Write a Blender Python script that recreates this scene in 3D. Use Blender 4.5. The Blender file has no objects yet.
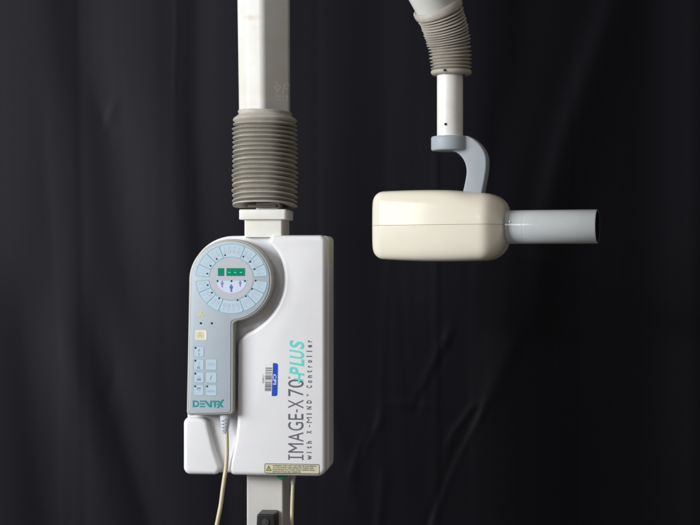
import bpy, bmesh, math, random
import numpy as np
from mathutils import Vector, Matrix
random.seed(7)
S = 0.002                                   # metres per unit of the working grid
C = bpy.context.scene.collection
R = math.radians

# ------------------------------------------------------------------ materials
def mat(name, col, rough=0.5, spec=0.5, coat=0.0, coat_rough=0.1, noise=0.0, nscale=30, bump=0.0, bscale=200,
        metallic=0.0, sheen=0.0, emit=None, estr=0.0, rvar=0.0, sss=0.0, tint=None):
    m = bpy.data.materials.new(name); m.use_nodes = True
    nt = m.node_tree; b = nt.nodes['Principled BSDF']
    b.inputs['Base Color'].default_value = (*col, 1)
    b.inputs['Roughness'].default_value = rough
    b.inputs['Specular IOR Level'].default_value = spec
    b.inputs['Coat Weight'].default_value = coat
    b.inputs['Coat Roughness'].default_value = coat_rough
    b.inputs['Metallic'].default_value = metallic
    b.inputs['Sheen Weight'].default_value = sheen
    b.inputs['Sheen Roughness'].default_value = 0.5
    if sss:
        b.inputs['Subsurface Weight'].default_value = sss
        b.inputs['Subsurface Radius'].default_value = (0.004, 0.003, 0.002)
        b.inputs['Subsurface Scale'].default_value = 0.5
    tc = nt.nodes.new('ShaderNodeTexCoord')
    if noise > 0:
        n = nt.nodes.new('ShaderNodeTexNoise'); n.inputs['Scale'].default_value = nscale
        n.inputs['Detail'].default_value = 5; n.inputs['Roughness'].default_value = 0.65
        nt.links.new(tc.outputs['Object'], n.inputs['Vector'])
        r = nt.nodes.new('ShaderNodeValToRGB')
        r.color_ramp.elements[0].position = 0.3; r.color_ramp.elements[1].position = 0.62
        t = tint or tuple(c * (1 - noise) for c in col)
        r.color_ramp.elements[0].color = (*t, 1); r.color_ramp.elements[1].color = (*col, 1)
        nt.links.new(n.outputs['Fac'], r.inputs['Fac']); nt.links.new(r.outputs['Color'], b.inputs['Base Color'])
    if rvar > 0:
        n2 = nt.nodes.new('ShaderNodeTexNoise'); n2.inputs['Scale'].default_value = 45
        n2.inputs['Detail'].default_value = 6
        nt.links.new(tc.outputs['Object'], n2.inputs['Vector'])
        mr = nt.nodes.new('ShaderNodeMapRange')
        mr.inputs['To Min'].default_value = max(0.02, rough - rvar); mr.inputs['To Max'].default_value = rough + rvar
        nt.links.new(n2.outputs['Fac'], mr.inputs['Value']); nt.links.new(mr.outputs['Result'], b.inputs['Roughness'])
    if bump > 0:
        n3 = nt.nodes.new('ShaderNodeTexNoise'); n3.inputs['Scale'].default_value = bscale
        n3.inputs['Detail'].default_value = 3
        nt.links.new(tc.outputs['Object'], n3.inputs['Vector'])
        bp = nt.nodes.new('ShaderNodeBump'); bp.inputs['Strength'].default_value = bump
        bp.inputs['Distance'].default_value = 0.001
        nt.links.new(n3.outputs['Fac'], bp.inputs['Height']); nt.links.new(bp.outputs['Normal'], b.inputs['Normal'])
    if emit:
        b.inputs['Emission Color'].default_value = (*emit, 1); b.inputs['Emission Strength'].default_value = estr
    return m

M = dict(
    white   = mat('white_plastic', (0.74, 0.74, 0.76), 0.34, 0.5, noise=0.05, nscale=9, bump=0.10, bscale=900, rvar=0.06),
    enamel  = mat('white_enamel', (0.76, 0.76, 0.73), 0.30, 0.5, noise=0.06, nscale=22, bump=0.06, bscale=160, rvar=0.08, tint=(0.70, 0.68, 0.62)),
    arm     = mat('arm_cover_plastic', (0.58, 0.58, 0.56), 0.42, 0.25, noise=0.10, nscale=14, bump=0.06, bscale=300, rvar=0.08, tint=(0.54, 0.52, 0.46)),
    post    = mat('post_paint', (0.66, 0.65, 0.62), 0.36, 0.5, noise=0.08, nscale=16, bump=0.08, bscale=500, rvar=0.06),
    boot    = mat('taupe_rubber', (0.40, 0.375, 0.325), 0.55, 0.4, noise=0.16, nscale=60, bump=0.15, bscale=700, rvar=0.1),
    boot2   = mat('beige_rubber', (0.40, 0.37, 0.32), 0.55, 0.4, noise=0.14, nscale=60, bump=0.15, bscale=700, rvar=0.1),
    cream   = mat('cream_shell', (0.68, 0.643, 0.537), 0.16, 0.13, coat=0.0, coat_rough=0.04, noise=0.03, nscale=12, rvar=0.03, bump=0.02, bscale=60),
    seam    = mat('seam_shadow_gap', (0.34, 0.30, 0.22), 0.7, 0.2),
    cone    = mat('grey_pvc', (0.53, 0.56, 0.575), 0.16, 0.5, noise=0.08, nscale=25, bump=0.03, bscale=120, rvar=0.05),
    bore    = mat('black_bore', (0.012, 0.012, 0.013), 0.8, 0.2),
    scribe  = mat('scribed_line', (0.55, 0.57, 0.58), 0.5),
    yoke    = mat('blue_grey_paint', (0.335, 0.37, 0.405), 0.5, 0.25, noise=0.06, nscale=20, bump=0.10, bscale=600, rvar=0.06),
    casing  = mat('grey_casing', (0.44, 0.43, 0.40), 0.40, 0.5, noise=0.05, nscale=40, bump=0.12, bscale=900),
    film    = mat('membrane_film', (0.42, 0.475, 0.53), 0.36, 0.5, noise=0.04, nscale=30, bump=0.03, bscale=300),
    filmrose= mat('film_centre', (0.45, 0.47, 0.525), 0.36, 0.5),
    filmline= mat('film_edge_groove', (0.13, 0.13, 0.125), 0.6),
    key     = mat('key_print_blue', (0.45, 0.56, 0.655), 0.35, 0.5),
    keypale = mat('key_print_pale', (0.56, 0.62, 0.76), 0.35, 0.5),
    keyline = mat('key_outline', (0.17, 0.39, 0.43), 0.4),
    keygrey = mat('key_symbol_grey', (0.40, 0.45, 0.55), 0.4),
    keydark = mat('key_symbol_dark', (0.19, 0.21, 0.32), 0.4),
    led     = mat('dark_indicator', (0.012, 0.05, 0.055), 0.2),
    blue    = mat('pictogram_blue', (0.07, 0.12, 0.38), 0.4),
    lilac   = mat('pictogram_lilac', (0.20, 0.20, 0.44), 0.4),
    lcd     = mat('green_display', (0.004, 0.20, 0.125), 0.15, 0.5, emit=(0.0, 0.30, 0.16), estr=0.10),
    lcdseg  = mat('lit_segment', (0.05, 0.7, 0.35), 0.4, emit=(0.05, 0.8, 0.4), estr=0.25),
    yellow  = mat('yellow_print', (0.58, 0.56, 0.27), 0.4),
    whitep  = mat('white_print', (0.72, 0.73, 0.72), 0.4),
    teal    = mat('teal_lettering', (0.012, 0.27, 0.28), 0.4),
    turq    = mat('turquoise_lettering', (0.13, 0.66, 0.62), 0.4),
    ink     = mat('grey_lettering', (0.12, 0.12, 0.145), 0.45),
    inkblk  = mat('black_print', (0.02, 0.02, 0.02), 0.45),
    stblue  = mat('blue_sticker', (0.015, 0.07, 0.48), 0.35),
    stwhite = mat('white_sticker', (0.74, 0.74, 0.765), 0.36),
    barink  = mat('barcode_ink', (0.13, 0.13, 0.14), 0.5),
    lblcream= mat('cream_label', (0.60, 0.58, 0.42), 0.4, noise=0.06, nscale=60),
    lblyel  = mat('yellow_label_patch', (0.60, 0.53, 0.08), 0.4),
    ghost   = mat('embossed_print', (0.80, 0.80, 0.77), 0.3),
    cable   = mat('yellowed_cable', (0.60, 0.545, 0.36), 0.42, 0.5, noise=0.14, nscale=80, bump=0.05),
    relief  = mat('pale_grey_rubber', (0.52, 0.55, 0.60), 0.45),
    slot    = mat('slot_dark', (0.18, 0.20, 0.24), 0.6),
    blackpl = mat('black_plastic', (0.014, 0.013, 0.015), 0.38, 0.5, bump=0.2, bscale=600),
    green   = mat('green_plug', (0.01, 0.17, 0.075), 0.35),
    strap   = mat('brown_strap', (0.12, 0.10, 0.08), 0.7),
    steel   = mat('screw_steel', (0.45, 0.45, 0.45), 0.3, metallic=1.0),
    screwdk = mat('screw_dark', (0.05, 0.05, 0.05), 0.4, metallic=0.7),
)

# ------------------------------------------------------------------ objects
def stain(m, pos, rad, col, amt):
    nt = m.node_tree; b = nt.nodes['Principled BSDF']; src = b.inputs['Base Color'].links[0].from_socket
    tc = nt.nodes.new('ShaderNodeTexCoord'); mp = nt.nodes.new('ShaderNodeMapping'); mp.vector_type = 'TEXTURE'
    mp.inputs['Location'].default_value = pos; mp.inputs['Scale'].default_value = rad
    g = nt.nodes.new('ShaderNodeTexGradient'); g.gradient_type = 'SPHERICAL'
    n = nt.nodes.new('ShaderNodeTexNoise'); n.inputs['Scale'].default_value = 90; n.inputs['Detail'].default_value = 6
    mu = nt.nodes.new('ShaderNodeMath'); mu.operation = 'MULTIPLY'; m2 = nt.nodes.new('ShaderNodeMath'); m2.operation = 'MULTIPLY'; m2.inputs[1].default_value = amt * 2
    m2.use_clamp = True
    mx = nt.nodes.new('ShaderNodeMix'); mx.data_type = 'RGBA'
    nt.links.new(tc.outputs['Object'], mp.inputs['Vector']); nt.links.new(mp.outputs[0], g.inputs['Vector']); nt.links.new(tc.outputs['Object'], n.inputs['Vector'])
    nt.links.new(g.outputs['Fac'], mu.inputs[0]); nt.links.new(n.outputs['Fac'], mu.inputs[1]); nt.links.new(mu.outputs[0], m2.inputs[0])
    nt.links.new(m2.outputs[0], mx.inputs['Factor']); nt.links.new(src, mx.inputs['A']); mx.inputs['B'].default_value = (*col, 1)
    nt.links.new(mx.outputs['Result'], b.inputs['Base Color'])
PIV = [0, 0, 0]
def thing(name, label, cat, px, py, d=0, rotz=0, group=None, mesh=None):
    """Empty at grid position px, py (photo grid), depth d; parts made afterwards are local to it."""
    o = bpy.data.objects.new(name, mesh); C.objects.link(o)
    PIV[:] = [px, py, d]
    o.location = ((px - 350) * S, d * S, (262.5 - py) * S); o.rotation_euler = (0, 0, rotz)
    o['label'] = label; o['category'] = cat
    if group: o['group'] = group
    return o
def L(px, py, d=0):
    return Vector(((px - PIV[0]) * S, (d - PIV[2]) * S, (PIV[1] - py) * S))
def finish(name, bm, mats, parent, smooth=35, label=None):
    me = bpy.data.meshes.new(name)
    bmesh.ops.recalc_face_normals(bm, faces=[f for f in bm.faces if f.tag is False]) if smooth is not None else None
    bm.to_mesh(me); bm.free()
    for m in (mats if isinstance(mats, (list, tuple)) else [mats]): me.materials.append(m)
    if smooth is not None:
        for p in me.polygons: p.use_smooth = True
        me.set_sharp_from_angle(angle=R(smooth))
    o = bpy.data.objects.new(name, me); C.objects.link(o)
    if parent: o.parent = parent
    if label: o['label'] = label
    return o

def rpoly(pts, n=8):
    """points (x, y, r): polygon with filleted corners"""
    out = []; N = len(pts)
    for i, p in enumerate(pts):
        x, y = p[0], p[1]; r = p[2] if len(p) > 2 else 0
        if r <= 0: out.append((x, y)); continue
        a = Vector(pts[i - 1][:2]); b = Vector((x, y)); c = Vector(pts[(i + 1) % N][:2])
        u = (a - b).normalized(); v = (c - b).normalized()
        ang = u.angle(v)
        if ang > R(176): out.append((x, y)); continue
        t = min(r / math.tan(ang / 2), (a - b).length * .499, (c - b).length * .499)
        r2 = t * math.tan(ang / 2)
        cen = b + (u + v).normalized() * (r2 / math.sin(ang / 2))
        s = b + u * t; e = b + v * t
        a0 = math.atan2(s.y - cen.y, s.x - cen.x); a1 = math.atan2(e.y - cen.y, e.x - cen.x)
        da = (a1 - a0 + math.pi) % (2 * math.pi) - math.pi
        for k in range(n + 1):
            q = a0 + da * k / n
            out.append((cen.x + r2 * math.cos(q), cen.y + r2 * math.sin(q)))
    return out
def arc(cx, cy, rx, ry, a0, a1, n=24):
    """angles in degrees, counter-clockwise as seen in the picture"""
    return [(cx + rx * math.cos(R(a0 + (a1 - a0) * k / n)), cy - ry * math.sin(R(a0 + (a1 - a0) * k / n))) for k in range(n + 1)]
def clean(pts, eps=0.05):
    o = [pts[0]]
    for p in pts[1:]:
        if math.hypot(p[0] - o[-1][0], p[1] - o[-1][1]) > eps: o.append(p)
    if math.hypot(o[0][0] - o[-1][0], o[0][1] - o[-1][1]) < eps: o.pop()
    return o
def normals2(pts):
    N = len(pts); area = sum(pts[i - 1][0] * pts[i][1] - pts[i][0] * pts[i - 1][1] for i in range(N))
    sg = 1 if area > 0 else -1; out = []
    for i in range(N):
        a = Vector(pts[i - 1]); b = Vector(pts[i]); c = Vector(pts[(i + 1) % N])
        n1 = Vector(((b - a).y, -(b - a).x)).normalized() * sg; n2 = Vector(((c - b).y, -(c - b).x)).normalized() * sg
        m = (n1 + n2)
        if m.length < 1e-5: m = n1.copy()
        m.normalize(); k = min(1 / max(m.dot(n1), 0.3), 1.8)
        out.append((m.x * k, m.y * k))
    return out
def offset(pts, d):
    return [(p[0] + n[0] * d, p[1] + n[1] * d) for p, n in zip(pts, normals2(pts))]
def slab(bm, pts, d0, d1, bev=0, seg=6, mi=0, draft=0, backbev=0, dome=None):
    """outline pts in the picture plane, front at depth d0, back at d1, rounded front edge"""
    pts = clean(pts); nr = normals2(pts); rings = []
    def ring(inset, d): rings.append([bm.verts.new(L(p[0] - n[0] * inset, p[1] - n[1] * inset, d)) for p, n in zip(pts, nr)])
    if bev > 0:
        for k in range(seg, -1, -1):
            t = k / seg * math.pi / 2
            ring(draft + bev * (1 - math.cos(t)), d0 + bev * (1 - math.sin(t)))
    else: ring(draft, d0)
    if backbev > 0:
        for k in range(0, seg + 1):
            t = k / seg * math.pi / 2
            ring(backbev * (1 - math.cos(t)), d1 - backbev * (1 - math.sin(t)))
    else: ring(0, d1)
    fs = [bm.faces.new(rings[0])]
    for a, b in zip(rings, rings[1:]):
        for i in range(len(a)):
            j = (i + 1) % len(a); fs.append(bm.faces.new((a[i], a[j], b[j], b[i])))
    fs.append(bm.faces.new(rings[-1][::-1]))
    for f in fs: f.material_index = mi
    return fs
def flat(bm, pts, d, mi=0):
    """a printed patch facing the viewer's side"""
    pts = clean(pts, 0.01)
    ar = sum(pts[i - 1][0] * pts[i][1] - pts[i][0] * pts[i - 1][1] for i in range(len(pts)))
    if ar > 0: pts = pts[::-1]
    f = bm.faces.new([bm.verts.new(L(x, y, d)) for x, y in pts]); f.material_index = mi
    return f
def outline(bm, pts, w, d, mi=0):
    pts = clean(pts, 0.01); a = offset(pts, w / 2); b = offset(pts, -w / 2)
    va = [bm.verts.new(L(x, y, d)) for x, y in a]; vb = [bm.verts.new(L(x, y, d)) for x, y in b]
    for i in range(len(a)):
        j = (i + 1) % len(a); f = bm.faces.new((va[i], va[j], vb[j], vb[i])); f.material_index = mi
def rect(x0, y0, x1, y1): return [(x0, y0), (x1, y0), (x1, y1), (x0, y1)]
def disc(cx, cy, r, n=14): return [(cx + r * math.cos(2 * math.pi * k / n), cy + r * math.sin(2 * math.pi * k / n)) for k in range(n)]
def tube(bm, path, rad, n=32, cap=True, mi=0, sq=1.0):
    """round tube through local points, radius list in metres"""
    P = [Vector(p) for p in path]; rings = []
    ref = Vector((0, 1, 0))
    for i, p in enumerate(P):
        t = (P[min(i + 1, len(P) - 1)] - P[max(i - 1, 0)]).normalized()
        a = t.cross(ref)
        if a.length < 1e-4: a = t.cross(Vector((1, 0, 0)))
        a.normalize(); b = a.cross(t).normalized()
        r = rad[i] if isinstance(rad, (list, tuple)) else rad
        rings.append([bm.verts.new(p + a * r * math.cos(2 * math.pi * k / n) + b * r * sq * math.sin(2 * math.pi * k / n)) for k in range(n)])
    for A, B in zip(rings, rings[1:]):
        for k in range(n):
            j = (k + 1) % n; f = bm.faces.new((A[k], A[j], B[j], B[k])); f.material_index = mi
    if cap:
        bm.faces.new(rings[0][::-1]).material_index = mi; bm.faces.new(rings[-1]).material_index = mi
    return rings
def catmull(pts, n=10):
    P = [Vector(p) for p in pts]; P = [P[0] * 2 - P[1]] + P + [P[-1] * 2 - P[-2]]; out = []
    for i in range(1, len(P) - 2):
        for k in range(n):
            t = k / n; a, b, c, d = P[i - 1:i + 3]
            out.append(0.5 * ((2 * b) + (c - a) * t + (2 * a - 5 * b + 4 * c - d) * t * t + (3 * b - a - 3 * c + d) * t ** 3))
    out.append(P[-2]); return out

def text(bm, body, x0, y0, x1, y1, d, mi=0, rot=0, bold=0.0, shear=0.0):
    """lettering fitted into the box; rot 90: reads upwards, -90: reads downwards"""
    cu = bpy.data.curves.new('lettering', 'FONT'); cu.body = body; cu.size = 1; cu.offset = bold; cu.shear = shear
    cu.resolution_u = 4
    ob = bpy.data.objects.new('lettering', cu); C.objects.link(ob)
    dg = bpy.context.evaluated_depsgraph_get(); me = bpy.data.meshes.new_from_object(ob.evaluated_get(dg))
    xs = [v.co.x for v in me.vertices]; ys = [v.co.y for v in me.vertices]
    ax, bx, ay, by = min(xs), max(xs), min(ys), max(ys)
    vs = []
    for v in me.vertices:
        u = (v.co.x - ax) / (bx - ax or 1); w = (v.co.y - ay) / (by - ay or 1)
        if rot == 90:  X = x1 - (x1 - x0) * w; Y = y1 - (y1 - y0) * u
        elif rot == -90: X = x0 + (x1 - x0) * w; Y = y0 + (y1 - y0) * u
        else: X = x0 + (x1 - x0) * u; Y = y1 - (y1 - y0) * w
        vs.append(bm.verts.new(L(X, Y, d)))
    for p in me.polygons:
        try: bm.faces.new([vs[i] for i in p.vertices]).material_index = mi
        except ValueError: pass
    bpy.data.objects.remove(ob); bpy.data.curves.remove(cu); bpy.data.meshes.remove(me)

# ================================================================== BACKDROP CLOTH
def backdrop():
    D = 270.0; k = (1500 + D) / 1500
    xs = np.concatenate([np.arange(-500, -40, 12), np.arange(-40, 740, 1.9), np.arange(740, 1200, 12)])
    ys = np.concatenate([np.arange(-300, -30, 12), np.arange(-30, 556, 2.4), np.arange(556, 830, 12)])
    X, Y = np.meshgrid(xs, ys); H = np.zeros_like(X)
    def fold(pts, w, a, w2=None, sharp=2.0, end=25):
        py = np.array([p[1] for p in pts], float); px = np.array([p[0] for p in pts], float)
        cx = np.interp(Y, py, px)
        # smooth the polyline a little
        for o in (-14, 14): cx = cx + np.interp(Y + o, py, px)
        cx /= 3
        d = X - cx; ww = np.where(d < 0, w, w2 or w)
        f = 1 / (1 + np.exp(-(Y - py[0]) / end * 3)) * 1 / (1 + np.exp((Y - py[-1]) / end * 3))
        return a * np.exp(-(np.abs(d) / ww) ** sharp) * f
    big = [
        ([(60, -400), (88, 60), (112, 150), (122, 240), (140, 330)], 24, -8, 28),
        ([(10, -400), (52, 60), (66, 200), (84, 420)], 18, 2, 16),
        ([(130, -400), (158, 60), (180, 200), (196, 330)], 20, 1.5, 20),
        ([(20, -400), (25, 900)], 34, 4, 30),
        ([(-60, -400), (-55, 900)], 50, 8, 50),
        ([(150, -400), (150, 60), (170, 200), (210, 300)], 30, 2.5, 28),
        ([(200, -400), (196, 120), (205, 300), (230, 520), (240, 900)], 12, -5, 20),
        ([(178, -400), (176, 40), (174, 110)], 2.2, 0.9, 2.2),
        ([(24, 300), (34, 400), (52, 560), (60, 900)], 26, -17, 34),
        ([(62, 330), (84, 420), (120, 560), (150, 900)], 20, 6, 16),
        ([(96, 330), (120, 420), (150, 520), (180, 900)], 15, -13, 22),
        ([(340, -400), (345, 900)], 30, 3, 30),
        ([(385, -400), (380, 900)], 30, -2, 30),
        ([(437, 120), (437, 900)], 5, 1.6, 2.6),
        ([(415, -400), (418, 500), (420, 900)], 24, 1.5, 20),
        ([(480, -400), (482, 100), (492, 240), (505, 420), (500, 900)], 34, 5, 34),
        ([(560, -400), (520, 60), (500, 150), (470, 240)], 18, -9, 26),
        ([(560, 200), (590, 400), (600, 900)], 52, -16, 40),
        ([(650, -400), (618, 0), (570, 130), (545, 230), (538, 300)], 16, 20, 26),
        ([(650, -400), (650, 900)], 34, -10, 26),
        ([(704, -400), (704, 900)], 16, 9, 14),
        ([(760, -400), (760, 900)], 40, 14, 40),
        ([(520, 240), (505, 340), (484, 430)], 18, 9, 26),
    ]
    for b in big: H += fold(b[0], b[1], b[2], b[3], end=70) * 0.42
    # the cloth turns away towards the right-hand edge
    xx = np.clip((X - 500) / 180.0, 0, 1); H += -42 * (xx ** 2 * (3 - 2 * xx))
    small = [
        ([(452, 330), (436, 362), (424, 392), (418, 402)], 6, 2.8, 5, 12),
        ([(446, 345), (432, 375), (420, 400), (414, 410)], 5, -2.4, 5, 10),
        ([(384, 412), (372, 430), (360, 450), (350, 476)], 5, 2.0, 6, 12),
        ([(379, 418), (366, 440), (356, 460)], 4, -1.8, 4, 10),
        ([(480, 404), (466, 414), (450, 434), (446, 448)], 4, 1.6, 4, 9),
        ([(488, 400), (474, 424), (456, 456), (440, 496), (424, 540), (410, 600)], 6, 3.4, 5, 12),
        ([(481, 408), (470, 428), (452, 462), (435, 506), (420, 545), (405, 600)], 5, -3.6, 5, 12),
        ([(520, 330), (505, 360), (490, 400)], 9, 1.8, 9, 16),
        ([(118, 98), (112, 108), (106, 118), (104, 130)], 4, .5, 6, 9),
        ([(95, 100), (104, 118), (110, 136)], 7, -.5, 6, 14),
        ([(110, 340), (118, 372), (106, 400)], 6, -.5, 7, 20),
        ([(100, 366), (112, 392), (120, 420)], 7, .5, 7, 20),
        ([(385, 470), (382, 500), (376, 545)], 5, 1.0, 5, 12),
        ([(300, 300), (360, 520)], 10, 1.0, 10, 12),
    ]
    for b in small: H += fold(b[0], b[1], b[2], b[3], end=b[4])
    for i in range(34):                       # faint drop lines in the hanging cloth
        x0 = random.uniform(-30, 720); H += fold([(x0 + random.uniform(-16, 16), random.uniform(-400, 300)), (x0, random.uniform(300, 400)), (x0 + random.uniform(-12, 18), random.uniform(420, 900))], random.uniform(3, 9), random.uniform(-.35, .45), random.uniform(3, 9), end=90)
    # nearly horizontal tug between the two creases
    H += 1.3 * np.exp(-((Y - (404 + (X - 400) * 0.12)) / 4.5) ** 2) * np.exp(-((X - 408) / 26) ** 2)
    rng = np.random.RandomState(3)
    for i in range(26):
        fx, fy, ph = rng.uniform(0.006, 0.05), rng.uniform(0.001, 0.011), rng.uniform(0, 6.28)
        H += 0.022 / fx * 0.25 * np.sin(X * fx + Y * fy * rng.choice([-1, 1]) + ph + 0.6 * np.sin(Y * 0.012 + i))
    bm = bmesh.new(); V = []
    for j in range(len(ys)):
        V.append([bm.verts.new((((X[j, i] - 350) * k) * S, -H[j, i] * S, ((262.5 - Y[j, i]) * k + 700) * S)) for i in range(len(xs))])
    for j in range(len(ys) - 1):
        for i in range(len(xs) - 1):
            bm.faces.new((V[j][i], V[j + 1][i], V[j + 1][i + 1], V[j][i + 1]))
    me = bpy.data.meshes.new('backdrop_cloth'); bm.to_mesh(me); bm.free()
    for p in me.polygons: p.use_smooth = True
    m = mat('black_cloth', (0.0044, 0.0040, 0.0078), 0.60, 0.17, sheen=0.018, bump=0.0)
    nt = m.node_tree; b = nt.nodes['Principled BSDF']; tc = nt.nodes.new('ShaderNodeTexCoord')
    wv = []
    for dirn in ('X', 'Z'):
        w = nt.nodes.new('ShaderNodeTexWave'); w.wave_type = 'BANDS'; w.bands_direction = dirn
        w.inputs['Scale'].default_value = 700; w.inputs['Distortion'].default_value = 0.6
        nt.links.new(tc.outputs['Object'], w.inputs['Vector']); wv.append(w)
    mx = nt.nodes.new('ShaderNodeMath'); mx.operation = 'ADD'
    nt.links.new(wv[0].outputs['Fac'], mx.inputs[0]); nt.links.new(wv[1].outputs['Fac'], mx.inputs[1])
    bp = nt.nodes.new('ShaderNodeBump'); bp.inputs['Strength'].default_value = 0.06; bp.inputs['Distance'].default_value = 0.0004
    nt.links.new(mx.outputs[0], bp.inputs['Height']); nt.links.new(bp.outputs['Normal'], b.inputs['Normal'])
    me.materials.append(m)
    o = bpy.data.objects.new('backdrop_cloth', me); C.objects.link(o)
    o.location = (0, D * S, -700 * S)
    mod = o.modifiers.new('thickness', 'SOLIDIFY'); mod.thickness = 0.001; mod.offset = -1
    o['label'] = 'black creased cloth hanging behind the dental x-ray equipment'; o['category'] = 'curtain'
backdrop()

# ================================================================== CONTROL UNIT ON ITS COLUMN
A = thing('x_ray_control_unit', 'white box controller on a white column with a ribbed taupe boot above it', 'x-ray controller', 264.6, 560, 30, R(-6))
PIV[0] = 262
HC = (232.2, 281)
# --- housing: back body
bm = bmesh.new()
pts = [(186.6, 408)] + arc(HC[0], HC[1], 45.8, 45.4, 182, 90, 26) + rpoly([(245, 235.6, 0), (328.8, 235.6, 5), (328.8, 474, 9), (230, 475, 0)])
pts += [(210, 475), (190, 474), (184, 470), (184, 403)]
slab(bm, pts, 11, 50, 3.0, mi=0)
housing = finish('housing', bm, M['white'], A)
# --- raised front shell
bm = bmesh.new()
curve = catmull([(269.9, 244.0, 0), (273.6, 248.3, 0), (278.3, 254.6, 0), (281.9, 263, 0), (284, 275, 0), (283, 290, 0), (277.5, 305, 0), (268, 318, 0), (256, 328, 0), (246, 333.5, 0), (240.5, 338, 0), (237.6, 345, 0), (237.2, 360, 0), (236.8, 400, 0), (236.2, 425, 0), (233.5, 445, 0), (229.5, 462, 0), (228.4, 470, 0)], 5)
pts = [(p.x, p.y) for p in curve]
pts = arc(274.8, 240.9, 5.9, 5.9, 208, 90, 12) + rpoly([(276.5, 235.0, 0), (327, 235.0, 7), (327, 476.2, 9), (227.3, 476.2, 6.3), (230.0, 459.5, 0)]) + [p for p in pts[::-1] if 245 < p[1] < 458] 
slab(bm, pts, 0, 14, 4.2, seg=7, draft=0.5)
shell = finish('front_shell', bm, M['white'], A)
# --- raised lobe at the lower left with the scooped cable channel
bm = bmesh.new()
pts = rpoly([(181.6, 418.5, 6.5), (206, 418.5, 7), (209, 432, 20), (214, 452, 30), (222.5, 476.2, 7), (181.6, 476.2, 7)])
slab(bm, pts, 3, 60, 4.6, seg=7)
finish('cable_guide', bm, M['white'], A)
# --- side vent marks on the right flank
bm = bmesh.new()
for i, y in enumerate((407, 413, 419, 425)):
    slab(bm, rect(328.4, y, 329.3, y + 3.4), 30, 40)
finish('vent_mark', bm, M['lblcream'], A)
bm = bmesh.new(); slab(bm, rpoly([(328.2, 239.5, .3), (329.8, 239.5, .3), (329.8, 262, .3), (328.2, 262, .3)], 2), 12.5, 21, .3)
finish('side_strip', bm, M['lblcream'], A)

# --- lettering on the shell
d = -0.15
bm = bmesh.new()
def up(body, y0, y1, x0, x1, **k): text(bm, body, x0, y0, x1, y1, d, rot=90, **k)
# I with serifs
flat(bm, rect(289.0, 455.2 + 1.0, 304.2, 457.6), d); flat(bm, rect(289.0, 454.2, 290.3, 459.4), d - .02); flat(bm, rect(302.9, 454.2, 304.2, 459.4), d - .02)
up('M', 442.8, 452.3, 289, 304.2); up('A', 431.8, 441.2, 289, 304.2); up('G', 421.6, 430.2, 288.8, 304.4)
up('E', 413.4, 419.4, 289, 304.2); up('-', 408.9, 412.0, 297, 298.4); up('X', 399.4, 408.0, 289, 304.2)
up('7', 388.4, 395.8, 289, 304.4); up('0', 379.0, 387.4, 288.8, 304.6)
outline(bm, disc(289.9, 377.4, 0.8), 0.45, d)
def word(body, ya, yb, x0, x1, asc, bold=0.04):
    """letter-spaced small word reading upwards from ya to yb"""
    n = len(body); step = (ya - yb) / n
    for i, c in enumerate(body):
        w = step * (0.52 if c not in 'wmM' else 0.95)
        if c in 'liI-': w = step * 0.20
        if c == '-': w = step * .4
        if c in 'tfr': w = step * .38
        yc = ya - (i + .5) * step
        xa = x0 if (c.isupper() or c in 'ltihd') else x0 + (x1 - x0) * 0.28
        xb = x1
        if c == '-': xa, xb = x0 + (x1 - x0) * .5, x0 + (x1 - x0) * .66
        text(bm, c, xa, yc - w / 2, xb, yc + w / 2, d, rot=90, bold=bold if c != 'M' else 0.0)
word('with', 459.4, 439.2, 307.2, 312.6, True)
word('X-MIND', 434.6, 398.4, 307.4, 312.6, True)
outline(bm, disc(308.4, 394.8, 0.75), 0.5, d)
word('Controller', 388.8, 338.4, 307.2, 313.0, True)
finish('model_lettering', bm, M['ink'], A, smooth=None, label='grey sideways words IMAGE-X 70 and with X-MIND Controller')
bm = bmesh.new()
yy = 375.4
for c, h in zip('PLUS', (9.4, 7.8, 9.6, 9.4)):
    text(bm, c, 290.2, yy - h + 0.5, 304.8, yy, d - .05, rot=90, bold=0.022, shear=0.22); yy -= h - 0.1
flat(bm, rect(299.0, 374.4, 300.8, 383.2), d - .05); flat(bm, [(295.2, 377.6), (304.0, 379.2), (304.0, 380.6), (295.2, 379.2)], d - .07)
finish('plus_lettering', bm, M['turq'], A, smooth=None, label='turquoise sideways word +PLUS')

# --- asset sticker
bm = bmesh.new()
tl = Matrix.Rotation(R(0), 2)
slab(bm, rpoly([(265.2, 364.4, 1), (279.2, 362.6, 1), (278.8, 396.6, 1), (264.9, 395.2, 1)], 4), -0.06, 0.02, mi=0)
flat(bm, rpoly([(273.6, 363, 0), (278.8, 363, 2.2), (278.2, 396, 2.2), (272.3, 396, 0)]), -0.12, 1)
y = 367.6; random.seed(5)
while y < 391.2:
    w = random.choice((0.5, 0.8, 1.1, 1.5)); sl = (y - 367) * -0.035
    flat(bm, rect(266.2 + sl, y, 272.8 + sl, y + w), -0.12, 2); y += w + random.choice((0.35, 0.5, 0.9))
text(bm, 'CPI', 273.8, 374.0, 277.0, 384.4, -0.16, 3, rot=-90, bold=0.015)
text(bm, '17003', 262.9, 374.6, 264.7, 383.2, -0.12, 2, rot=-90, bold=0.01)
finish('barcode_sticker', bm, [M['stwhite'], M['stblue'], M['barink'], M['whitep']], A, smooth=None, label='barcode sticker with a blue CPI strip, turned sideways')

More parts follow.
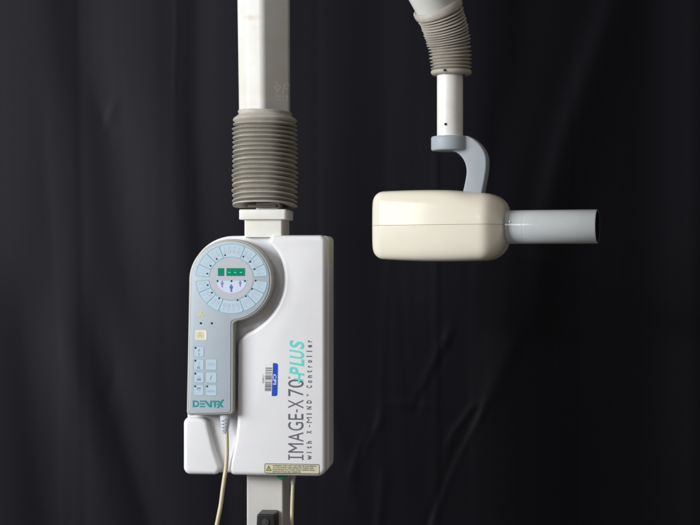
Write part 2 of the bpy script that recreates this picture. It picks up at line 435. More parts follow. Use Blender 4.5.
# --- warning label
bm = bmesh.new()
o_ = rpoly([(265.0, 463.4, 1.6), (320.6, 463.4, 1.6), (320.6, 473.2, 1.6), (265.0, 473.2, 1.6)], 5)
slab(bm, o_, -0.10, 0.02, mi=0)
flat(bm, offset(o_, -0.55), -0.16, 1)
flat(bm, [(269.4, 465.4), (272.3, 470.8), (266.5, 470.8)], -0.20, 0)
flat(bm, [(269.4, 466.7), (271.3, 470.2), (267.5, 470.2)], -0.24, 2)
flat(bm, rect(269.15, 467.5, 269.65, 469.2), -0.28, 0); flat(bm, rect(269.15, 469.45, 269.65, 469.9), -0.28, 0)
lines = ['WARNING: THIS X-RAY UNIT MAY BE DANGEROUS', 'TO THE PATIENT AND OPERATOR UNLESS SAFE', 'EXPOSURE FACTORS AND OPERATING', 'INSTRUCTIONS ARE OBSERVED']
for i, (t, xe) in enumerate(zip(lines, (317.2, 314.5, 315.6, 301.8))):
    y0 = 464.75 + i * 2.05
    text(bm, t, 273.4, y0, xe, y0 + 1.3, -0.20, 0, bold=0.028)
finish('warning_label', bm, [M['inkblk'], M['lblcream'], M['lblyel']], A, smooth=None, label='cream warning label with a yellow triangle and black border')

# --- column parts above and below
def hprism(prof, y0, y1, bevel_top=0, bevel_bot=0, mi=0, bm=None, taper=None):
    """vertical prism: profile points (x, depth) in grid units, from picture row y0 (top) to y1 (bottom)"""
    bm = bm or bmesh.new(); N = len(prof)
    cx = sum(p[0] for p in prof) / N; cd = sum(p[1] for p in prof) / N
    lv = []
    if bevel_top:
        for k in range(5):
            t = k / 4 * math.pi / 2; lv.append((y0 + bevel_top * (1 - math.sin(t)), bevel_top * (1 - math.cos(t))))
        lv = [(y0 + bevel_top * (1 - math.cos(k / 4 * math.pi / 2)), bevel_top * (1 - math.sin(k / 4 * math.pi / 2))) for k in range(5)]
    else: lv = [(y0, 0)]
    if bevel_bot: lv += [(y1 - bevel_bot * (1 - math.sin(k / 4 * math.pi / 2)), bevel_bot * (1 - math.cos(k / 4 * math.pi / 2))) for k in range(5)]
    else: lv += [(y1, 0)]
    nr = normals2(prof); rings = []
    for (y, ins) in lv:
        tx = taper(y) if taper else (0, 1)
        rings.append([bm.verts.new(L(cx + (p[0] - n[0] * ins - cx) * tx[1] + tx[0], y, p[1] - n[1] * ins)) for p, n in zip(prof, nr)])
    bm.faces.new(rings[0]).material_index = mi
    for a, b in zip(rings, rings[1:]):
        for i in range(N):
            j = (i + 1) % N; bm.faces.new((a[i], a[j], b[j], b[i])).material_index = mi
    bm.faces.new(rings[-1][::-1]).material_index = mi
    return bm
prof = rpoly([(231.5, 34, 10), (234.5, 16, 8), (245, 6, 12), (262.5, 0.5, 8), (286.0, 22, 4), (283.5, 52, 8), (236, 54, 8)], 10)
ob = finish('column', hprism(prof, -260, 116, taper=lambda y: (1.2 * (y + 20) / 130, 1.0 - 0.035 * (y + 20) / 130)), M['arm'], A)
# faint raised emblem and lines low on the right-hand facet of the column
bm = bmesh.new()
def onfacet(x, y):   # depth of the right facet at picture x
    return 0.5 + (x - 262.5) * 21.5 / 23.5
def fpoly(pts, mi=0, off=-0.35):
    f = bm.faces.new([bm.verts.new(L(x, y, onfacet(x, y) + off)) for x, y in pts])
for seg in ([(271, 82), (277, 90)], [(277, 82), (272, 90)], [(274, 80.5), (279, 86)], [(279, 86), (275, 91)], [(283, 81), (281, 92)], [(285, 80), (286, 84)], [(283, 87), (286, 86.4)]):
    (xa, ya), (xb, yb) = seg; dx, dy = xb - xa, yb - ya; l = math.hypot(dx, dy); nx, ny = -dy / l * .38, dx / l * .38
    fpoly([(xa + nx, ya + ny), (xb + nx, yb + ny), (xb - nx, yb - ny), (xa - nx, ya - ny)])
for x in (271, 273.2, 275.6, 278, 281, 284.4):
    fpoly([(x, 93.2), (x + .8, 93.2), (x + .8, 96), (x, 96)])
for x in (270.6, 273, 275.4, 277.8, 280.2, 282.6, 284.6):
    fpoly([(x, 98.2), (x + 1.5, 98.2), (x + 1.5, 98.8), (x, 98.8)])
em = finish('emblem', bm, M['ghost'], ob, smooth=None)
for (sx, sy, rx_, ry_, am) in ((253, 17, 11, 4, .8), (247, 15, 6, 3, .5), (257, 27, 7, 3, .35), (250, 103, 14, 5, .3), (280, 60, 10, 30, .2)):
    stain(M['arm'], L(sx, sy, 5), (rx_ * S, 14 * S, ry_ * S), (.44, .38, .30), am * .8)

# --- big boot: rings
def boot_mesh(cx, cd, rows, rx, rd, arch, n=72, mi=0):
    """rows: (picture row, radius factor in grid units); arch(y) lifts the near side"""
    bm = bmesh.new(); rings = []
    for (y, r, tl, sx) in rows:
        ring = []
        for k in range(n):
            a = 2 * math.pi * k / n; c, s = math.cos(a), math.sin(a)
            e = 0.80
            ux = math.copysign(abs(c) ** e, c); uy = math.copysign(abs(s) ** e, s)
            near = max(0, -uy)
            ring.append(bm.verts.new(L(cx + sx + (r + rx) * ux, y - arch(y) * near + tl * ux, cd + (r + rd) * uy)))
        rings.append(ring)
    for a, b in zip(rings, rings[1:]):
        for i in range(n):
            j = (i + 1) % n; bm.faces.new((a[i], a[j], b[j], b[i]))
    return bm
rows = [(112, 25.0, 0.8, 0), (110, 25.4, 0.9, 0), (109.4, 26.4, 1, 0), (110.4, 27.0, .8, 0), (112.2, 26.0, .6, 0), (113.0, 26.2, .5, 0), (114.6, 28.2, .2, 0), (116.6, 31.0, 0, 0), (118.2, 32.0, -.3, 0), (119.4, 31.2, -.2, 0), (121.0, 28.4, 0, 0)]
random.seed(11)
ridge = [122.9]; 
while ridge[-1] < 197.2: ridge.append(ridge[-1] + 4.55 + 0.75 * (ridge[-1] - 122) / 80 + random.uniform(-.28, .28))
for i, y in enumerate(ridge):
    step = (ridge[i + 1] - y) if i + 1 < len(ridge) else 5.0
    R0 = 32.4 + random.uniform(-.45, .45) + (0.3 if i > 8 else 0) - (0.9 if i == 0 else 0); tl = 0.5 * math.sin(i * .7) * .5 + random.uniform(-.25, .25); sx = random.uniform(-.25, .25)
    for t, q in ((0.00, 1.0), (0.07, 0.985), (0.15, 0.90), (0.27, 0.60), (0.42, 0.22), (0.54, 0.10), (0.66, 0.22), (0.80, .62), (0.92, 0.93)):
        if i == len(ridge) - 1 and t > 0.55: break
        rows.append((y + t * step, R0 - 8.0 + 8.0 * q, tl, sx))
yl = rows[-1][0]
rows += [(yl + .3, 30, 0, 0), (yl + 1.0, 32.2, 0, 0), (yl + 2.2, 32.2, 0, 0), (yl + 2.6, 31.0, 0, 0), (yl + 2.2, 24, 0, 0), (yl - 3, 20, 0, 0)]
bm = boot_mesh(261.3, 27.5, rows, 0.2, 3.5, lambda y: 0.5 + 3.6 * max(0, min(1, (y - 125) / 60)) ** 0.8)
finish('ribbed_boot', bm, M['boot'], A, smooth=60)
# spindle visible between boot and collar
bm = hprism(rpoly([(253, 18, 3), (277, 18, 3), (277, 44, 3), (253, 44, 3)]), 190, 211)
slab(bm, rpoly([(247, 204.4, .8), (276, 204.0, .8), (276, 206.8, .8), (247, 207.2, .8)], 3), 6, 40, 0.8, mi=1)
finish('spindle', bm, [M['enamel'], M['strap']], A)
# collar
bm = hprism(rpoly([(238.6, 2, 3), (287.0, 2, 3), (287.0, 52, 4), (238.6, 52, 4)], 6), 209.2, 219.4, 1.2, 0.8)
finish('collar', bm, M['enamel'], A)
# short neck and lower post (one steel box section)
bm = hprism(rpoly([(243.6, 6, 1.6), (281.8, 6, 1.6), (281.8, 59, 2), (243.6, 59, 2)], 5), 219, 237)
finish('neck', bm, M['enamel'], A)
bm = hprism(rpoly([(243.4, 20, 2.0), (280.6, 20, 1.5), (280.6, 72, 2), (243.4, 72, 2)], 5), 470, 700)
post = finish('post', bm, M['post'], A)
# black latch on the post
bm = bmesh.new()
slab(bm, rpoly([(258.4, 513.0, 2), (276.4, 513.0, 2), (277.8, 560, 3), (255.8, 560, 3)], 5), -6, 20.5, 1.6)
k1 = finish('latch', bm, M['blackpl'], A)
bm = bmesh.new(); tube(bm, [L(267.0, 521.0, -7.4), L(267.0, 521.0, -4)], [3.4 * S, 3.6 * S], 28)
tube(bm, [L(267.0, 521.0, -7.9), L(267.0, 521.0, -7)], [1.5 * S, 1.7 * S], 20)
finish('latch_button', bm, mat('worn_black', (0.05, 0.048, 0.05), 0.35), k1)
# green plug below the housing
bm = bmesh.new(); slab(bm, rpoly([(274.5, 474, 0), (288.5, 474, 0), (285, 479, 1), (280, 481.0, 1), (277, 479, 1)], 3), 8, 20, 0.8)
finish('green_plug', bm, M['green'], A)

# ================================================================== POWER CABLE
K = thing('cable', 'straight cream cable hanging from the underside of the white box, right of the post', 'cable', 290, 560, 24, 0, None)
bm = bmesh.new()
path = [L(x, y, dd) for x, y, dd in ((292.4, 480, 15), (292.2, 490, 15), (291.6, 505, 15), (291.2, 530, 15), (291, 600, 15), (291, 690, 15))]
tube(bm, catmull(path, 5), 1.85 * S, 20)
finish('cord', bm, M['cable'], K, smooth=60)
bm = bmesh.new()
tube(bm, [L(292.4, y, 15) for y in (474, 477.5, 478.5, 485, 486.5)], [3.6 * S, 3.4 * S, 3.0 * S, 2.3 * S, 2.0 * S], 24)
finish('strain_relief', bm, mat('cable_grommet', (.40, .39, .36), .45), K, smooth=50)

# ================================================================== HANDSET
H = thing('control_handset', 'pale grey handset with ringed keys and green display, in the white box recess', 'remote control', 233.6, 330, 10, R(-6))
PIV[:] = [233.2, 330, 4]
cx, cy, rx, ry = 232.4, 280.2, 42.2, 41.2
def hs_outline(g=0.0, gr=0.0):
    """handset outline shrunk by g (left, top, bottom) and gr (right)"""
    rxx, ryy = rx - (g + gr) / 2, ry - g
    c = cx + (g - gr) / 2
    a = arc(c, cy, rxx, ryy, -80.5 - gr * .2, 180, 60)          # lower right round over the top to the left
    xr = 235.4 - gr
    xl = 187.6 + g
    low = rpoly([(c - rxx, cy + 4, 0), (xl, 415.6 - g, 4.2 - g * .4), (xr + 0.0, 413.8 - g, 4.0 - gr * .3), (xr + .2, 322.6 - gr * .72, 3.2 + gr * .5), (a[0][0] + .01, a[0][1], 0)], 8)
    return clean(a + low[:-1], .08)
bm = bmesh.new()
slab(bm, hs_outline(), -12, 4.5, 2.0, seg=6)
finish('casing', bm, M['casing'], H)
bm = bmesh.new()
mo = hs_outline(2.1, 3.0)
slab(bm, mo, -12.45, -11.5, 0.35, seg=3, mi=0)
for f in slab(bm, hs_outline(1.75, 2.65), -12.12, -11.6, mi=1): pass
mem = finish('membrane', bm, [M['film'], M['filmline']], H)
bm = bmesh.new()
RC = (233.2, 278.6); kx, ky = 36.2, 34.6
flat(bm, arc(RC[0], RC[1], 21.6, 20.8, 0, 360, 60)[:-1], -12.52)
finish('dial_centre', bm, M['filmrose'], mem, smooth=None)

def sector(a0, a1, r0, r1, rad=2.2):
    """annular key outline with rounded corners"""
    n = 12
    o = [(RC[0] + kx / 36 * r1 * math.cos(R(a)), RC[1] - ky / 36 * r1 * math.sin(R(a))) for a in np.linspace(a0, a1, n)]
    i = [(RC[0] + kx / 36 * r0 * math.cos(R(a)), RC[1] - ky / 36 * r0 * math.sin(R(a))) for a in np.linspace(a1, a0, 7)]
    pts = [(*o[0], rad)] + [(*p, 0) for p in o[1:-1]] + [(*o[-1], rad)] + [(*i[0], .7)] + [(*p, 0) for p in i[1:-1]] + [(*i[-1], .7)]
    # keep rounding room next to the corners
    del pts[1]; del pts[n - 3]
    return rpoly(pts, 5)
keymats = [M['key'], M['keyline'], M['led'], M['keygrey'], M['keydark'], M['keypale']]
def stroke(bm, xa, ya, xb, yb, w, d, mi):
    dx, dy = xb - xa, yb - ya; l = math.hypot(dx, dy) or 1; nx, ny = -dy / l * w / 2, dx / l * w / 2
    flat(bm, [(xa + nx, ya + ny), (xb + nx, yb + ny), (xb - nx, yb - ny), (xa - nx, ya - ny)], d, mi)
secs = [(67.5, 110.5, 'w'), (45, 67.5, ''), (24.5, 45, ''), (4.5, 24.5, ''), (110.5, 134, ''), (134, 155.5, ''), (155.5, 175.5, ''),
        (184, 204, ''), (204, 226, ''), (226, 248.5, ''), (248.5, 290.5, 'w'), (290.5, 313, ''), (313, 335, ''), (335, 355.5, '')]
ledpos = {0: None}
leds = [(226.8, 255.2), (245.2, 256.7), (252.2, 261.8), (256.5, 269.2), (218.4, 259.0), (212.2, 265.8), (208.9, 273.6),
        (209.2, 285.0), (213.4, 292.6), (220.8, 298.2), (239.4, 300.0), (247.8, 296.0), (254.0, 288.8), (257.6, 280.6)]
random.seed(21)
for q, ((a0, a1, t), (lx, ly)) in enumerate(zip(secs, leds)):
    bm = bmesh.new(); o_ = sector(a0 + .25, a1 - .25, 22.6, 36)
    flat(bm, o_, -12.56, 0); outline(bm, o_, 0.45, -12.62, 1)
    flat(bm, disc(lx, ly, 0.92), -12.70, 2)
    # small pale pictogram of teeth: short strokes following the ring
    m = (a0 + a1) / 2; cnt = 4 if t else 2
    for j in range(cnt):
        a = m + (j - (cnt - 1) / 2) * (9.0 if t else 8.5)
        for (ra, rb, da) in ((26.2, 29.6, -1.8), (26.2, 29.6, 1.8), (30.8, 33.2, 0), (29.8, 30.2, 2.6)):
            ca, sa = math.cos(R(a + da)), math.sin(R(a + da))
            stroke(bm, RC[0] + ra * ca * kx / 36, RC[1] - ra * sa * ky / 36, RC[0] + rb * ca * kx / 36, RC[1] - rb * sa * ky / 36, .42, -12.66, 3)
    finish('dial_key', bm, keymats, H, smooth=None)
# half-round selector panel with three pictograms
bm = bmesh.new()
hp = [(217.6, 280.4)] + arc(233.2, 280.4, 15.4, 12.8, 180, 360, 30)[1:]
flat(bm, hp, -12.58, 5); outline(bm, hp, 0.3, -12.64, 3)
for (x, y) in ((219.2, 281.0), (233.3, 281.0), (246.9, 280.9)): flat(bm, disc(x, y, 1.0), -12.72, 2)
for (x, y, s, mi) in ((223.9, 283.0, 1.0, 4), (233.1, 286.8, 1.15, 3), (242.1, 282.6, .9, 4)):
    flat(bm, disc(x, y - 1.55 * s, 0.75 * s), -12.70, mi + 3)
    flat(bm, rpoly([(x - 1.6 * s, y - .7 * s, .4), (x + 1.6 * s, y - .7 * s, .4), (x + 1.2 * s, y + 1.5 * s, .4), (x - 1.2 * s, y + 1.5 * s, .4)], 3), -12.68, mi + 3)
    flat(bm, rect(x - .65 * s, y + 1.4 * s, x + .65 * s, y + 4.3 * s), -12.69, mi + 3)
finish('selector_panel', bm, [M['key'], M['keyline'], M['led'], M['keygrey'], M['keydark'], M['keypale'], M['blue'], M['lilac']], H, smooth=None)
# green display
for (x0, x1, segs) in ((219.6, 225.9, ()), (228.2, 246.9, (231.2, 237.0, 242.9))):
    bm = bmesh.new()
    slab(bm, rect(x0, 268.1, x1, 275.9), -12.70, -12.5, mi=0)
    for sx in segs: flat(bm, rect(sx - 1.2, 272.0, sx + 1.2, 272.7), -12.76, 1)
    if segs: flat(bm, rect(240.1, 268.3, 240.4, 275.7), -12.75, 2); flat(bm, rect(234.2, 268.3, 234.4, 275.7), -12.75, 2)
    finish('display', bm, [M['lcd'], M['lcdseg'], mat('display_divider', (0.0, .10, .06), .3)], H, smooth=None)
# yellow radiation sign, indicators, yellow release key
bm = bmesh.new()
for a in (90, 210, 330):
    flat(bm, [(202.4, 314.2)] + arc(202.4, 314.2, 3.3, 3.3, a - 30, a + 30, 6), -12.60 - a * .0001, 0)
flat(bm, disc(202.4, 314.2, 1.2), -12.68, 0)
finish('radiation_symbol', bm, M['yellow'], H, smooth=None)
for (x, y) in ((202.3, 323.1), (213.4, 323.1)):
    bm = bmesh.new(); flat(bm, disc(x, y, 1.15, 18), -12.60); finish('indicator', bm, M['led'], H, smooth=None)
bm = bmesh.new()
o_ = rpoly([(196.4, 330, 1), (208.2, 330, 1), (208.2, 339.8, 1), (196.4, 339.8, 1)], 4)
flat(bm, o_, -12.58, 0); flat(bm, rpoly([(197.1, 331.2, 1.4), (205.6, 331.2, 1.4), (205.6, 338.8, 1.4), (197.1, 338.8, 1.4)], 4), -12.64, 1)
outline(bm, o_, .3, -12.62, 2)
for a in (90, 210, 330): flat(bm, [(201.3, 335)] + arc(201.3, 335, 2.5, 2.5, a - 30, a + 30, 5), -12.70, 3)
finish('exposure_key', bm, [M['whitep'], mat('key_yellow_pale', (.62, .61, .45), .4), M['yellow'], mat('symbol_yellow', (.50, .49, .20), .4)], H, smooth=None)
# lower function keys
def fkey(x0, y0, x1, y1, led, marks, txt=None):
    bm = bmesh.new(); o_ = rpoly([(x0, y0, 1.5), (x1, y0, 1.5), (x1, y1, 1.5), (x0, y1, 1.5)], 5)
    flat(bm, o_, -12.56, 0); outline(bm, o_, .32, -12.62, 1)
    if led: flat(bm, disc(x0 + 1.7, y0 + 1.5, 1.0), -12.72, 2)
    for (a, b, c, e, w, mi) in marks: stroke(bm, x0 + a, y0 + b, x0 + c, y0 + e, w, -12.66, mi)
    if txt: text(bm, txt[0], x0 + txt[1], y0 + txt[2], x0 + txt[3], y0 + txt[4], -12.67, txt[5])
    finish('function_key', bm, keymats, H, smooth=None)
fkey(195.2, 346.2, 205.4, 356.4, True, [(5.8, 2.8, 4.8, 4.6, .6, 4), (4.8, 4.6, 5.8, 4.6, .6, 4), (4.6, 6.6, 5.6, 8.8, .7, 4)])
fkey(195.0, 359.0, 205.2, 369.6, True, [(6, 2.4, 5, 4.6, .6, 3), (5, 4.6, 6.4, 4.8, .5, 3), (3.4, 8.4, 6.4, 8.8, 1.3, 4), (4.2, 6.8, 6, 6.8, .6, 4)])
fkey(195.0, 371.9, 205.2, 382.4, True, [(3.6, 6.0, 7.2, 6.0, .5, 4), (3.4, 7.6, 7.4, 7.6, 1.4, 4), (4.4, 4.4, 6.2, 4.4, .5, 3)])
fkey(194.8, 384.6, 205.0, 395.2, True, [(3.4, 3.2, 7.4, 3.2, 1.1, 4), (3.6, 4.9, 7.2, 4.9, .5, 4), (5.2, 6.6, 6.4, 6.6, .5, 3), (4.0, 8, 5, 8, .4, 3)])
fkey(207.0, 358.8, 218.2, 369.6, False, [], ('TEST', 1.6, 4.0, 9.8, 6.8, 3))
fkey(207.0, 371.9, 218.2, 382.4, False, [(6.3, 3, 4.8, 7.6, .6, 4)])
fkey(207.0, 384.6, 218.2, 395.2, True, [], ('MENU', 1.4, 5.0, 9.6, 7.4, 3))
# maker's lettering, drawn as strokes: D E N T - X
bm = bmesh.new()
y0, y1 = 400.2, 406.8; d = -12.6
def band(x0, y0_, x1, y1_): flat(bm, rect(x0, y0_, x1, y1_), d - band.k); band.k += .004
band.k = 0
outer = rpoly([(194.0, y0, 0), (200.3, y0, 2.9), (200.3, y1, 2.9), (194.0, y1, 0)], 8); 
inner = rpoly([(195.7, y0 + 1.5, 0), (198.9, y0 + 1.5, 1.7), (198.9, y1 - 1.5, 1.7), (195.7, y1 - 1.5, 0)], 8)
va = [bm.verts.new(L(x, y, d)) for x, y in outer]; vb = [bm.verts.new(L(x, y, d)) for x, y in inner]
for i in range(len(va)):
    j = (i + 1) % len(va); bm.faces.new((va[i], vb[i], vb[j], va[j]))
for yy in (y0, y0 + 2.6, y0 + 5.2): band(201.2, yy, 206.6, yy + 1.4)
flat(bm, [(205.4, y0), (207.8, y0), (213.2, y1), (210.8, y1)], d - .03); band(211.6, y0, 213.4, y1)
band(212.8, y0, 219.0, y0 + 1.5); band(215.6, y0 + 1.2, 217.4, y1)
band(218.2, y0 + 3, 220.2, y0 + 4.2)
flat(bm, [(218.6, y0), (220.9, y0), (225.2, y1), (222.9, y1)], d - .05)
flat(bm, [(223.8, y0 - 1.4), (226.0, y0 - 1.4), (220.2, y1 + .8), (218.4, y1 + .8)], d - .06)
finish('maker_lettering', bm, M['teal'], H, smooth=None, label='teal stencil lettering reading DENT-X')
# tapered strain relief with slots, and cable
bm = bmesh.new()
base = [L(225.4, 413, -3.5), L(225.4, 417.5, -3.5), L(225.3, 425, -3.6), L(225.1, 433.4, -3.8), L(225.1, 434, -3.8)]
tube(bm, base, [5.8 * S, 5.6 * S, 4.3 * S, 2.9 * S, 2.2 * S], 28, sq=.8)
for i, y in enumerate((419, 422.4, 425.8, 429)):
    w = 5.1 - (y - 419) * .17
    flat(bm, rect(225.6, y, 225.4 + w * .62, y + 1.1), -3.6 - w * .83, 1)
    flat(bm, rect(225.2 - w * .62, y + 1.4, 224.8, y + 2.3), -3.6 - w * .83, 1)
finish('strain_relief', bm, [M['relief'], M['slot']], H, smooth=50)
bm = bmesh.new()
pth = [(225.2, 430, -3.8), (225.6, 440, -3.6), (225.6, 455, -3.2), (224.6, 468, -3), (223.2, 478, -4), (221.6, 490, -5), (219.8, 505, -6), (217.0, 520, -7), (212, 545, -7), (206, 580, -6), (196, 640, 0)]
tube(bm, catmull([L(x + 1.4, y, dd) for x, y, dd in pth], 8), 2.05 * S, 20)
finish('cord', bm, M['cable'], H, smooth=60)

# ================================================================== TUBE HEAD
T = thing('x_ray_tube_head', 'cream rounded x-ray head with a grey aiming cone, hanging from a blue grey bracket', 'x-ray head', 440.5, 225.4, 0, R(-17.5))
U0, U1 = -69.5, 67.5
def head_section(u, inset=0.0, n=96):
    """(v, z) loop around the body at station u, all in grid units"""
    def endf(x, Rr):
        x = max(0, min(1, x / Rr)); return Rr * (1 - math.sqrt(max(0, 1 - x * x)))
    RL, RR = 13.0, 22.0
    eL = endf((U0 + RL) - u, RL) if u < U0 + RL else 0
    eR = endf(u - (U1 - RR), RR) * 0.8 if u > U1 - RR else 0
    top = 35.2 - 0.00045 * (u + 20) ** 2 - eL * .95 - eR * .85 - 1.6 * (1 / (1 + math.exp(-(u - 28) / 5)))
    bot = 36.2 - 0.00055 * (u - 5) ** 2 - eL * .95 - eR * 1.05
    wf = 31.0 + 0.15 * u - ((u + 5) ** 2) / 1150.0 - eL
    wb = 31.0 - ((u + 5) ** 2) / 1100.0 - eL - eR * .5
    ch = 3.0 * math.log1p(math.exp((u - 50) / 3.0)) ; wf -= 0.78 * ch * (1 - math.exp(-ch / 6.0))
    pts = []
    for k in range(n + 1):
        a = math.pi * k / n                      # 0 front seam .. pi back seam, over the top
        c, s = math.cos(a), math.sin(a)
        e = 2 / 5.2
        vv = math.copysign(abs(c) ** e, c); zz = abs(s) ** e
        pts.append((vv, zz))
    return top, bot, wf, wb, pts
def head_half(sign, name):
    bm = bmesh.new(); rings = []
    us = [U0 + 13 * (1 - math.cos(k / 12 * math.pi / 2)) for k in range(12)] + list(np.linspace(U0 + 13, 44, 26)) + list(np.linspace(45.5, U1 - 22, 1)) + [U1 - 22 + 22 * math.sin(k / 22 * math.pi / 2) for k in range(1, 23)]
    us = sorted(set(round(float(x), 3) for x in us))
    gap = 0.2
    for u in us:
        top, bot, wf, wb, pts = head_section(u); h = top if sign > 0 else bot
        ring = []
        for (vv, zz) in pts:
            w = wf if vv > 0 else wb
            lean = 1 - 0.075 * zz ** 1.3                 # faces lean in away from the parting line
            # top front edge dips towards the cone end
            hh = h
            if sign > 0 and vv > 0: hh = h - 10.5 * abs(vv) ** 3 / (1 + math.exp(-(u - 30) / 9))
            z = gap + (hh - gap) * zz
            ring.append(bm.verts.new(Vector((u * S, -w * vv * lean * S, sign * z * S))))
        rings.append(ring)
    for a, b in zip(rings, rings[1:]):
        for i in range(len(a) - 1): bm.faces.new((a[i], a[i + 1], b[i + 1], b[i]))
    bm.faces.new(rings[0]); bm.faces.new(rings[-1][::-1])
    # underside of the half (hidden along the parting line)
    fl = [r[0] for r in rings] + [r[-1] for r in rings][::-1]
    try: bm.faces.new(fl)
    except ValueError: pass
    return finish(name, bm, M['cream'], T, smooth=50)
head_half(1, 'upper_shell'); head_half(-1, 'lower_shell')
bm = bmesh.new()
pts = []
for u in np.linspace(U0 + 1.2, U1 - 1.2, 50):
    top, bot, wf, wb, _ = head_section(u); pts.append((u, -wf + .9))
for u in np.linspace(U1 - 1.2, U0 + 1.2, 50):
    top, bot, wf, wb, _ = head_section(u); pts.append((u, wb - .9))
va = [bm.verts.new((u * S, v * S, .9 * S)) for u, v in pts]; vb = [bm.verts.new((u * S, v * S, -.9 * S)) for u, v in pts]
bm.faces.new(va); bm.faces.new(vb[::-1])
for i in range(len(va)): j = (i + 1) % len(va); bm.faces.new((va[i], vb[i], vb[j], va[j]))
finish('seam_shade_core', bm, M['seam'], T, smooth=None)  # recessed core between the shells; the gap's shade is put into its colour
# small lit screws
bm = bmesh.new()
# --- cone
cz = -2.2; Rr = 16.6
def ctube(bm, prof, n=72, mi=0, closed=False):
    rings = [[bm.verts.new(Vector((u * S, r * S * math.cos(2 * math.pi * k / n), (cz + r * math.sin(2 * math.pi * k / n)) * S))) for k in range(n)] for u, r in prof]
    for a, b in zip(rings, rings[1:]):
        for k in range(n):
            j = (k + 1) % n; bm.faces.new((a[k], a[j], b[j], b[k])).material_index = mi
    return rings
bm.free(); bm = bmesh.new()
ce = 156.5
ctube(bm, [(60, Rr), (84.6, Rr), (84.8, Rr - .25), (85.1, Rr - .25), (85.3, Rr), (ce - .5, Rr), (ce, Rr - .4), (ce, Rr - 1.0)])
ctube(bm, [(ce, Rr - 1.0), (ce - .5, Rr - 1.3), (70, Rr - 1.3), (70, 0.5)], mi=1)
cone = finish('aiming_cone', bm, [M['cone'], M['bore']], T, smooth=40)
bm = bmesh.new(); ctube(bm, [(84.7, Rr + .02), (85.2, Rr + .02)])
finish('scribed_ring', bm, M['scribe'], cone, smooth=None)
bm = bmesh.new()
ctube(bm, [(56, Rr + .6), (67.6, Rr + .6), (68.2, Rr + .4), (68.4, Rr - 1)])
bm.free()
bm = bmesh.new(); tube(bm, [Vector((73.5 * S, -(Rr + .5) * S, (cz + 5) * S)), Vector((73.5 * S, -(Rr - 3) * S, (cz + 4.4) * S))], .7 * S, 12)
finish('screw', bm, M['steel'], T)
# --- bracket: disc and curved strap, outline extruded in depth
def hl(px, py, v):       # point given by its picture position, thickness v across
    a = R(17.5); return Vector((((px - 440)) / math.cos(a) * S, v * S, (225.4 - py) * S))
bm = bmesh.new()
outl = catmull([(468, 137.2, 0), (474, 140.5, 0), (481, 147.5, 0), (485.6, 157, 0), (486.2, 168, 0), (484.6, 180, 0), (481.6, 196, 0)], 6)
inl = catmull([(462.6, 196, 0), (465.4, 184, 0), (467.0, 172, 0), (465.0, 162.5, 0), (459.5, 155.0, 0), (452.5, 151.4, 0), (447, 150.6, 0)], 6)
pts = clean([(p.x, p.y) for p in outl] + [(p.x, p.y) for p in inl] + [(447, 137.3)])
nr = normals2(pts); rings = []
for (v, ins) in [(-8 + 1.6 * (1 - math.sin(t)), 1.6 * (1 - math.cos(t))) for t in (math.pi / 2, 1.2, .8, .4, 0)] + [(8 - 1.6 * (1 - math.sin(t)), 1.6 * (1 - math.cos(t))) for t in (0, .4, .8, 1.2, math.pi / 2)]:
    rings.append([bm.verts.new(hl(p[0] - n[0] * ins, p[1] - n[1] * ins, v)) for p, n in zip(pts, nr)])
bm.faces.new(rings[0]); bm.faces.new(rings[-1][::-1])
for a, b in zip(rings, rings[1:]):
    for i in range(len(a)): j = (i + 1) % len(a); bm.faces.new((a[i], a[j], b[j], b[i]))
cxd = hl(449.6, 0, 0).x
lev = [(136.8, 17.0), (137.0, 18.1), (137.8, 18.9), (139, 19.1), (149.0, 19.1), (150.2, 18.8), (151.0, 18.0), (151.2, 16.6)]
dr = [[bm.verts.new(Vector((cxd + r * S * math.cos(2 * math.pi * k / 72), r * S * math.sin(2 * math.pi * k / 72), (225.4 - y) * S))) for k in range(72)] for y, r in lev]
bm.faces.new(dr[0]); bm.faces.new(dr[-1][::-1])
for a, b in zip(dr, dr[1:]):
    for i in range(72): j = (i + 1) % 72; bm.faces.new((a[i], b[i], b[j], a[j]))
finish('bracket', bm, M['yoke'], T, smooth=50)

# ================================================================== SUSPENSION ARM
B = thing('suspension_arm', 'white jointed arm with a bent ribbed beige boot above the cream head', 'support arm', 450, 136.8, 0, 0)
bm = bmesh.new()
tube(bm, [L(450, y, 0) for y in (60, 134.6, 135.6, 136.2, 136.7)], [13.0 * S, 13.0 * S, 12.8 * S, 14.6 * S, 14.6 * S], 64)
stem = finish('stem', bm, M['enamel'], B, smooth=50)
bm = bmesh.new(); tube(bm, [L(444.6, 125.3, -13.0), L(444.6, 125.3, -9)], 1.25 * S, 18); finish('screw', bm, M['screwdk'], stem)
# boot along a bent path
ctrl = [(451.2, 75.5), (451.2, 68), (450.6, 58), (449.6, 48), (447.6, 37), (444.6, 26), (440.8, 15), (436, 4), (430.5, -8)]
path = catmull([L(x, y, 0) for x, y in ctrl], 24)
cum = [0]
for a, b in zip(path, path[1:]): cum.append(cum[-1] + (b - a).length / S)
def at(s):
    for i in range(len(cum) - 1):
        if cum[i + 1] >= s: 
            t = (s - cum[i]) / (cum[i + 1] - cum[i] or 1); return path[i].lerp(path[i + 1], t)
    return path[-1]
samples = [(0.0, 14.0), (0.1, 17.6), (0.8, 19.2), (2.0, 20.2), (3.4, 20.4), (4.6, 20.0), (5.4, 19.0)]
random.seed(4); s = 6.0
while s < 62:
    step = 3.75 + random.uniform(-.25, .25) - (0.7 if s > 30 else 0); r = 20.6 + (s / 60) * 2.8 + random.uniform(-.4, .4)
    dp = 4.2
    for t, q in ((0, .1), (.15, .45), (.32, .88), (.45, 1.0), (.58, .92), (.74, .5), (.88, .15)): samples.append((s + t * step, r - dp + dp * q))
    s += step
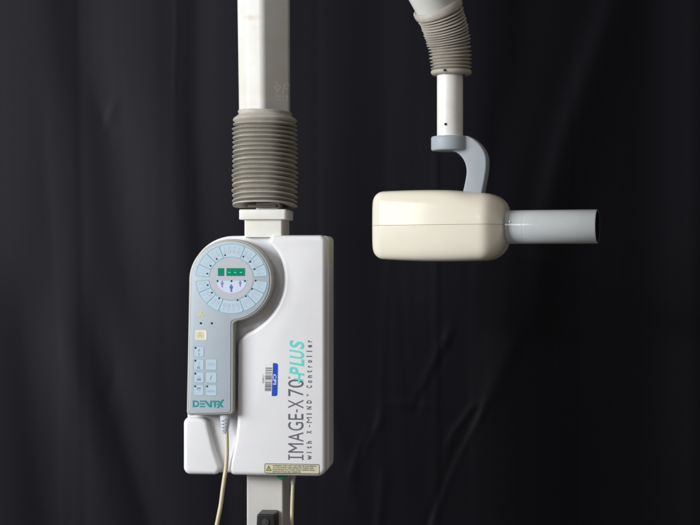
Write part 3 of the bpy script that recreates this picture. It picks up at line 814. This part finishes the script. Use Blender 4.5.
samples += [(s + .2, 22.0), (s + .9, 23.6), (s + 2.2, 24.6), (s + 6, 25.2), (s + 9, 25.0), (s + 10, 24.2), (s + 10.4, 22.4), (s + 9, 21.0)]
bm = bmesh.new(); rings = []; n = 64; rr_ = random.Random(9)
for (ss, r) in samples:
    p = at(min(ss, cum[-1] - .01)); p2 = at(min(max(ss, .1) + .6, cum[-1])); p1 = at(max(0, ss - .6))
    t = (p2 - p1).normalized() if (p2 - p1).length > 0 else Vector((0, 0, 1))
    t = (t + Vector((0, -0.38 * min(1, ss / 50) ** 1.3, 0))).normalized()      # upper part leans towards the front
    a = t.cross(Vector((0, 1, 0))).normalized(); b = a.cross(t).normalized()
    if ss > cum[-1]: p = p + t * (ss - cum[-1]) * S
    rings.append([bm.verts.new(p + a * r * S * math.cos(2 * math.pi * k / n) + b * r * S * math.sin(2 * math.pi * k / n)) for k in range(n)])
for a, b in zip(rings, rings[1:]):
    for i in range(n): j = (i + 1) % n; bm.faces.new((a[i], a[j], b[j], b[i]))
finish('ribbed_boot', bm, M['boot2'], B, smooth=60)
bm = bmesh.new(); tube(bm, [L(443.3, 72.6, -20.3), L(443.3, 72.6, -17)], 1.2 * S, 14); finish('rivet', bm, M['screwdk'], B)
# arm cover going up to the left and slightly towards the viewer
e = at(62); dirn = Vector((-0.50, -0.38, 0.87)).normalized()
bm = bmesh.new()
tube(bm, [e + dirn * k * S for k in (1, 3, 20, 60, 120, 200)], [20.4 * S] * 2 + [21.2 * S, 22.5 * S, 23 * S, 23 * S], 72)
finish('arm_cover', bm, M['arm'], B, smooth=50)

# ================================================================== LIGHT, WORLD, CAMERA
def area(name, loc, target, sx, sy, power, col):
    l = bpy.data.lights.new(name, 'AREA'); l.shape = 'RECTANGLE'; l.size = sx; l.size_y = sy; l.energy = power; l.color = col
    o = bpy.data.objects.new(name, l); C.objects.link(o); o.location = loc
    o.rotation_euler = (Vector(target) - Vector(loc)).to_track_quat('-Z', 'Y').to_euler(); return o
area('window_light', (-2.62, -1.42, 0.62), (0.0, 0.05, 0.02), 1.5, 1.2, 132, (0.965, 0.985, 1.0))
area('cone_highlight_light', (-1.2, -2.75, 0.9), (0.4, 0, 0.07), 0.55, 0.14, 7, (0.97, 0.985, 1.0))  # unseen small source added for the bright streak along the aiming cone
w = bpy.data.worlds.new('World'); bpy.context.scene.world = w; w.use_nodes = True
nt = w.node_tree; bg = nt.nodes['Background']
# a dim room: a little lighter from above, dark below and behind
tc = nt.nodes.new('ShaderNodeTexCoord'); sp = nt.nodes.new('ShaderNodeSeparateXYZ'); mr = nt.nodes.new('ShaderNodeMapRange')
nt.links.new(tc.outputs['Generated'], sp.inputs[0]); nt.links.new(sp.outputs['Z'], mr.inputs['Value'])
mr.inputs['From Min'].default_value = -1; mr.inputs['From Max'].default_value = 1
mr.inputs['To Min'].default_value = 0.10; mr.inputs['To Max'].default_value = 0.29
bg.inputs['Color'].default_value = (1.0, 0.93, 0.86, 1)
nt.links.new(mr.outputs['Result'], bg.inputs['Strength'])

cam = bpy.data.cameras.new('camera'); co = bpy.data.objects.new('camera', cam); C.objects.link(co)
co.location = (0, -3.0, 0); co.rotation_euler = (R(90), 0, 0)
cam.sensor_width = 36; cam.lens = 36 * 3.0 / 1.4; cam.clip_end = 100
cam.dof.use_dof = True; cam.dof.focus_distance = 3.0; cam.dof.aperture_fstop = 8
sc = bpy.context.scene; sc.camera = co
sc.view_settings.view_transform = 'Standard'; sc.view_settings.look = 'None'; sc.view_settings.exposure = 0; sc.view_settings.gamma = 1
